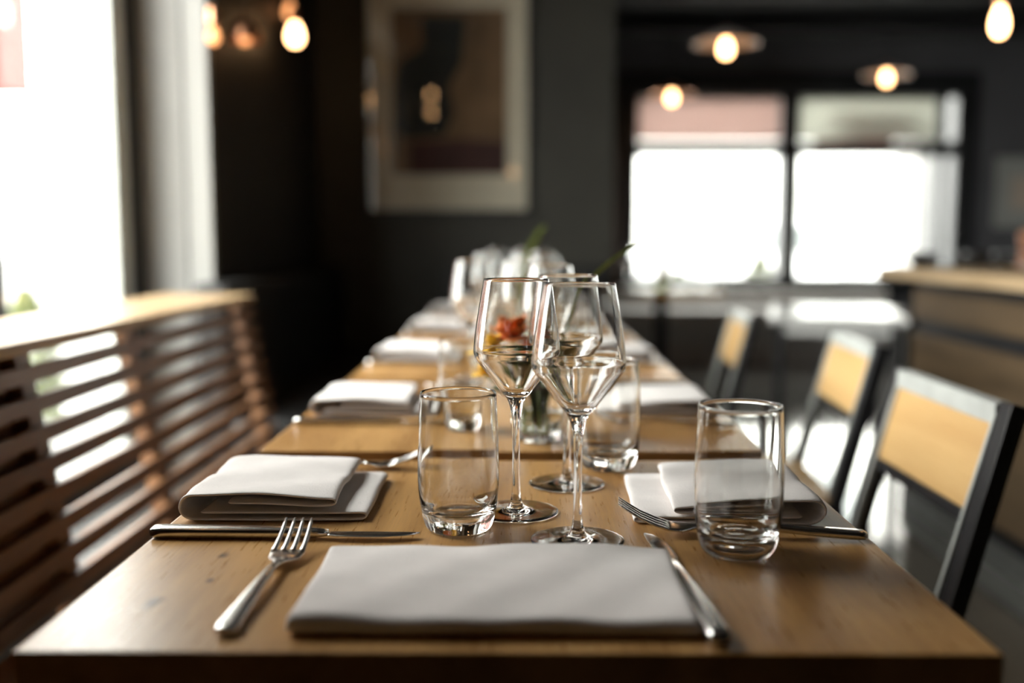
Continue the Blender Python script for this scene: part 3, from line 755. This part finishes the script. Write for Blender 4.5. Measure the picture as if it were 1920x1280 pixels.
lathe('label', [(.0373,.05),(.0375,.05),(.0375,.13),(.0373,.13)], 'mount', bt, 32)
for k, (x, y, lb) in enumerate(((.62,5.72,'wine glass left of the bottle on the small back table'), (.98,5.70,'wine glass right of the bottle on the small back table'), (1.05,5.95,'farthest wine glass on the small back table'))):
    dup(wg0, (x, y, .75), 0, lb)
pb = thing('window_bench', 'long pale upholstered bench beneath the far window', 'bench', (1.9, 8.5, 0))
q(pb, 'seat', .60, 3.2, 8.2, 8.70, .30, .46, m='pale_cloth', bev=.03); q(pb, 'backrest', .60, 3.2, 8.68, 8.82, .30, .60, m='pale_cloth', bev=.03); q(pb, 'plinth', .62, 3.18, 8.25, 8.75, 0, .30, m='pale_cloth', bev=.004)
cu = None
verts = []; faces = []; nn = 40
for i in range(nn+1):
    x = .50 + .38*i/nn; y = 8.86 + .03*math.sin(i*1.15)
    verts += [(x, y, .05), (x, y, 2.45)]
for i in range(nn): faces.append((2*i, 2*i+2, 2*i+3, 2*i+1))
cu = thing('curtain', 'brown curtain hanging at the left of the far window', 'curtain', (.69, 8.86, .05))
o = obj('fabric', [(x-.69, y-8.86, z-.05) for x, y, z in verts], faces, 'brown_curtain', cu, True); sm = o.modifiers.new('s','SOLIDIFY'); sm.thickness = .004
tube('rod', [(-.2,0,2.42),(.22,0,2.42)], .012, 'black_metal', cu, 10)

# ================================================================== PICTURES
pf = thing('framed_picture', 'large framed abstract print on the dark green wall', 'picture', (-.372, 5.195, 1.19))
FX, FH = .405, 1.10
for nme, a in (('frame_side', (-FX-.022,-FX,-.035,0,-.022,FH+.022)), ('frame_side', (FX,FX+.022,-.035,0,-.022,FH+.022)), ('frame_rail', (-FX,FX,-.035,0,-.022,0)), ('frame_rail', (-FX,FX,-.035,0,FH,FH+.022))):
    box(nme, *a, 'black_metal', pf, .003)
box('mount', -FX, FX, -.012, -.004, 0, FH, 'mount', pf)
def flat(name, pts, y, m):
    n = len(pts); v = [(x, y, z) for x, z in pts] + [(x, y+.0008, z) for x, z in pts]
    return obj(name, v, [tuple(range(n)), tuple(reversed(range(n, 2*n)))] + [(i, i+n, (i+1) % n+n, (i+1) % n) for i in range(n)], m, pf)
flat('print', [(-.285,.18),(.300,.18),(.300,1.01),(-.285,1.01)], -.0130, 'art_a')
flat('print_block', [(-.20,.182),(.298,.182),(.298,.34),(.10,.36),(-.20,.345)], -.0140, 'art_c')
flat('print_shape', [(-.27,.40),(-.20,.36),(-.02,.38),(.03,.48),(.00,.62),(.07,.74),(.09,.97),(-.13,.975),(-.12,.82),(-.25,.74),(-.275,.58)], -.0150, 'art_b')
box('glazing', -FX, FX, -.0245, -.0225, 0, FH, 'pane', pf)
p2 = thing('small_picture', 'small pale framed picture on the grey wall right of the far window', 'picture', (4.42, 8.995, 1.14))
box('frame_side', -.20, -.175, -.03, 0, 0, .62, 'cream_frame', p2, .003); box('frame_side', .28, .305, -.03, 0, 0, .62, 'cream_frame', p2, .003)
box('frame_rail', -.175, .28, -.03, 0, 0, .025, 'cream_frame', p2, .003); box('frame_rail', -.175, .28, -.03, 0, .595, .62, 'cream_frame', p2, .003)
box('mount', -.175, .28, -.012, -.004, .025, .595, 'cream_frame', p2); box('print', -.06, .18, -.0135, -.0125, .16, .46, 'mount', p2)

# ================================================================== LAMPS
def pendant(loc, label, shade=None, m='enamel', ceil=2.9, long=False, bs=1.0, bm_='bulb'):
    t = thing('pendant_lamp', label, 'lamp', loc)
    k = 1.35 if long else 1.0
    lathe('bulb', [(r*bs, z*k*bs) for r, z in catmull([(0,-.036),(.014,-.034),(.027,-.020),(.031,0),(.027,.022),(.018,.042),(.0135,.056)], 5)], bm_, t, 28)
    zs = .054*k*bs
    lathe('socket', [(.0,zs-.002),(.017,zs-.002),(.018,zs+.01),(.018,zs+.05),(.010,zs+.062),(0,zs+.062)], 'copper', t, 24)
    tube('cord', [(0,0,zs+.06),(0,0,(zs+ceil-loc[2])/2),(0,0,ceil-loc[2]-.02)], .004, 'black_metal', t, 6)
    lathe('ceiling_rose', [(0,ceil-loc[2]-.025),(.045,ceil-loc[2]-.02),(.05,ceil-loc[2]),(0,ceil-loc[2])], 'black_metal', t, 24)
    if shade:
        R_ = shade
        lathe('shade', [(.02,zs+.045)]+catmull([(.02,zs+.045),(.05,zs+.04),(R_*.6,zs+.015),(R_,zs-.025)], 5)+catmull([(R_-.002,zs-.027),(R_*.6,zs+.011),(.05,zs+.036),(.02,zs+.041)], 5), m, t, 44)
    return t
pendant((1.084, 5.4, 2.035), 'dish shaded pendant lamp left of the upper middle of the far window', .175)
pendant((2.653, 7.4, 2.195), 'dish shaded pendant lamp above the right panes of the far window', .175)
pendant((1.145, 7.7, 2.100), 'pendant lamp glowing in front of the left transom pane', .165, 'copper')
pendant((1.492, 3.2, 1.705), 'bare warm bulb pendant at the top right corner', None, long=True, bs=.78)
pendant((-.93, 4.2, 1.870), 'brightest bare bulb pendant against the dark left wall', None, bs=1.0)
pendant((-1.005, 4.45, 2.02), 'small upper amber glow standing in for a bulb reflection by the dark left wall', None, bs=.8, bm_='glow_dim')  # glowing stand-in for a reflected bulb, no lamp hangs here
pendant((-.965, 3.2, 1.67), 'dim amber glow standing in for a bulb reflection beside the left window', None, bs=.6, bm_='glow_dim')  # another reflected bulb built as a weak glow
# copper shade lamp
cs = thing('pendant_lamp', 'copper shaded pendant lamp glowing by the dark left wall', 'lamp', (-.975, 3.6, 1.735))
lathe('shade', catmull([(.012,.075),(.03,.072),(.052,.045),(.062,0)], 5)+catmull([(.060,0),(.050,.043),(.03,.069),(.012,.072)], 5), 'copper', cs, 36)
lathe('bulb', catmull([(0,-.012),(.012,-.009),(.02,.006),(.014,.033),(.010,.05)], 4), 'glow_dim', cs, 20)
tube('cord', [(0,0,.072),(0,0,.5),(0,0,1.16)], .004, 'black_metal', cs, 6)
# pendants over the front of the room, mirrored in the picture glass
pendant((-.824, 1.0, 2.352), 'bare bulb pendant above the bench, mirrored in the picture glass', None)
pendant((-.860, .60, 2.248), 'bare bulb pendant added above the bench end for a second glint in the picture glass', None)  # unseen, added to double the bulb reflection in the picture glass
pendant((-.09, -.75, 1.76), 'bare bulb pendant low behind the viewer', None)

# ------------------------------------------------------------------ repeats carry a group phrase
GROUPS = {'napkin': 'folded white napkins on the tables', 'fork': 'steel forks on the tables', 'knife': 'steel knives on the tables',
          'tumbler': 'clear tumblers on the tables', 'wine glass': 'wine glasses on the tables', 'chair': 'plywood backed chairs',
          'lamp': 'pendant lamps', 'bowl': 'dark bowls on the bar', 'cup': 'pale cups on the machine', 'flower': 'flowers in the vases',
          'vase': 'glass vases on the tables', 'shrub': 'shrubs outside', 'blind': 'transom blinds', 'banquette': 'black banquettes'}
for o in list(C.objects):
    if o.parent is None and o.get('category') in GROUPS: o['group'] = GROUPS[o['category']]
    if o.name.startswith('dining_table') and o.parent is None: o['group'] = 'oak tables'
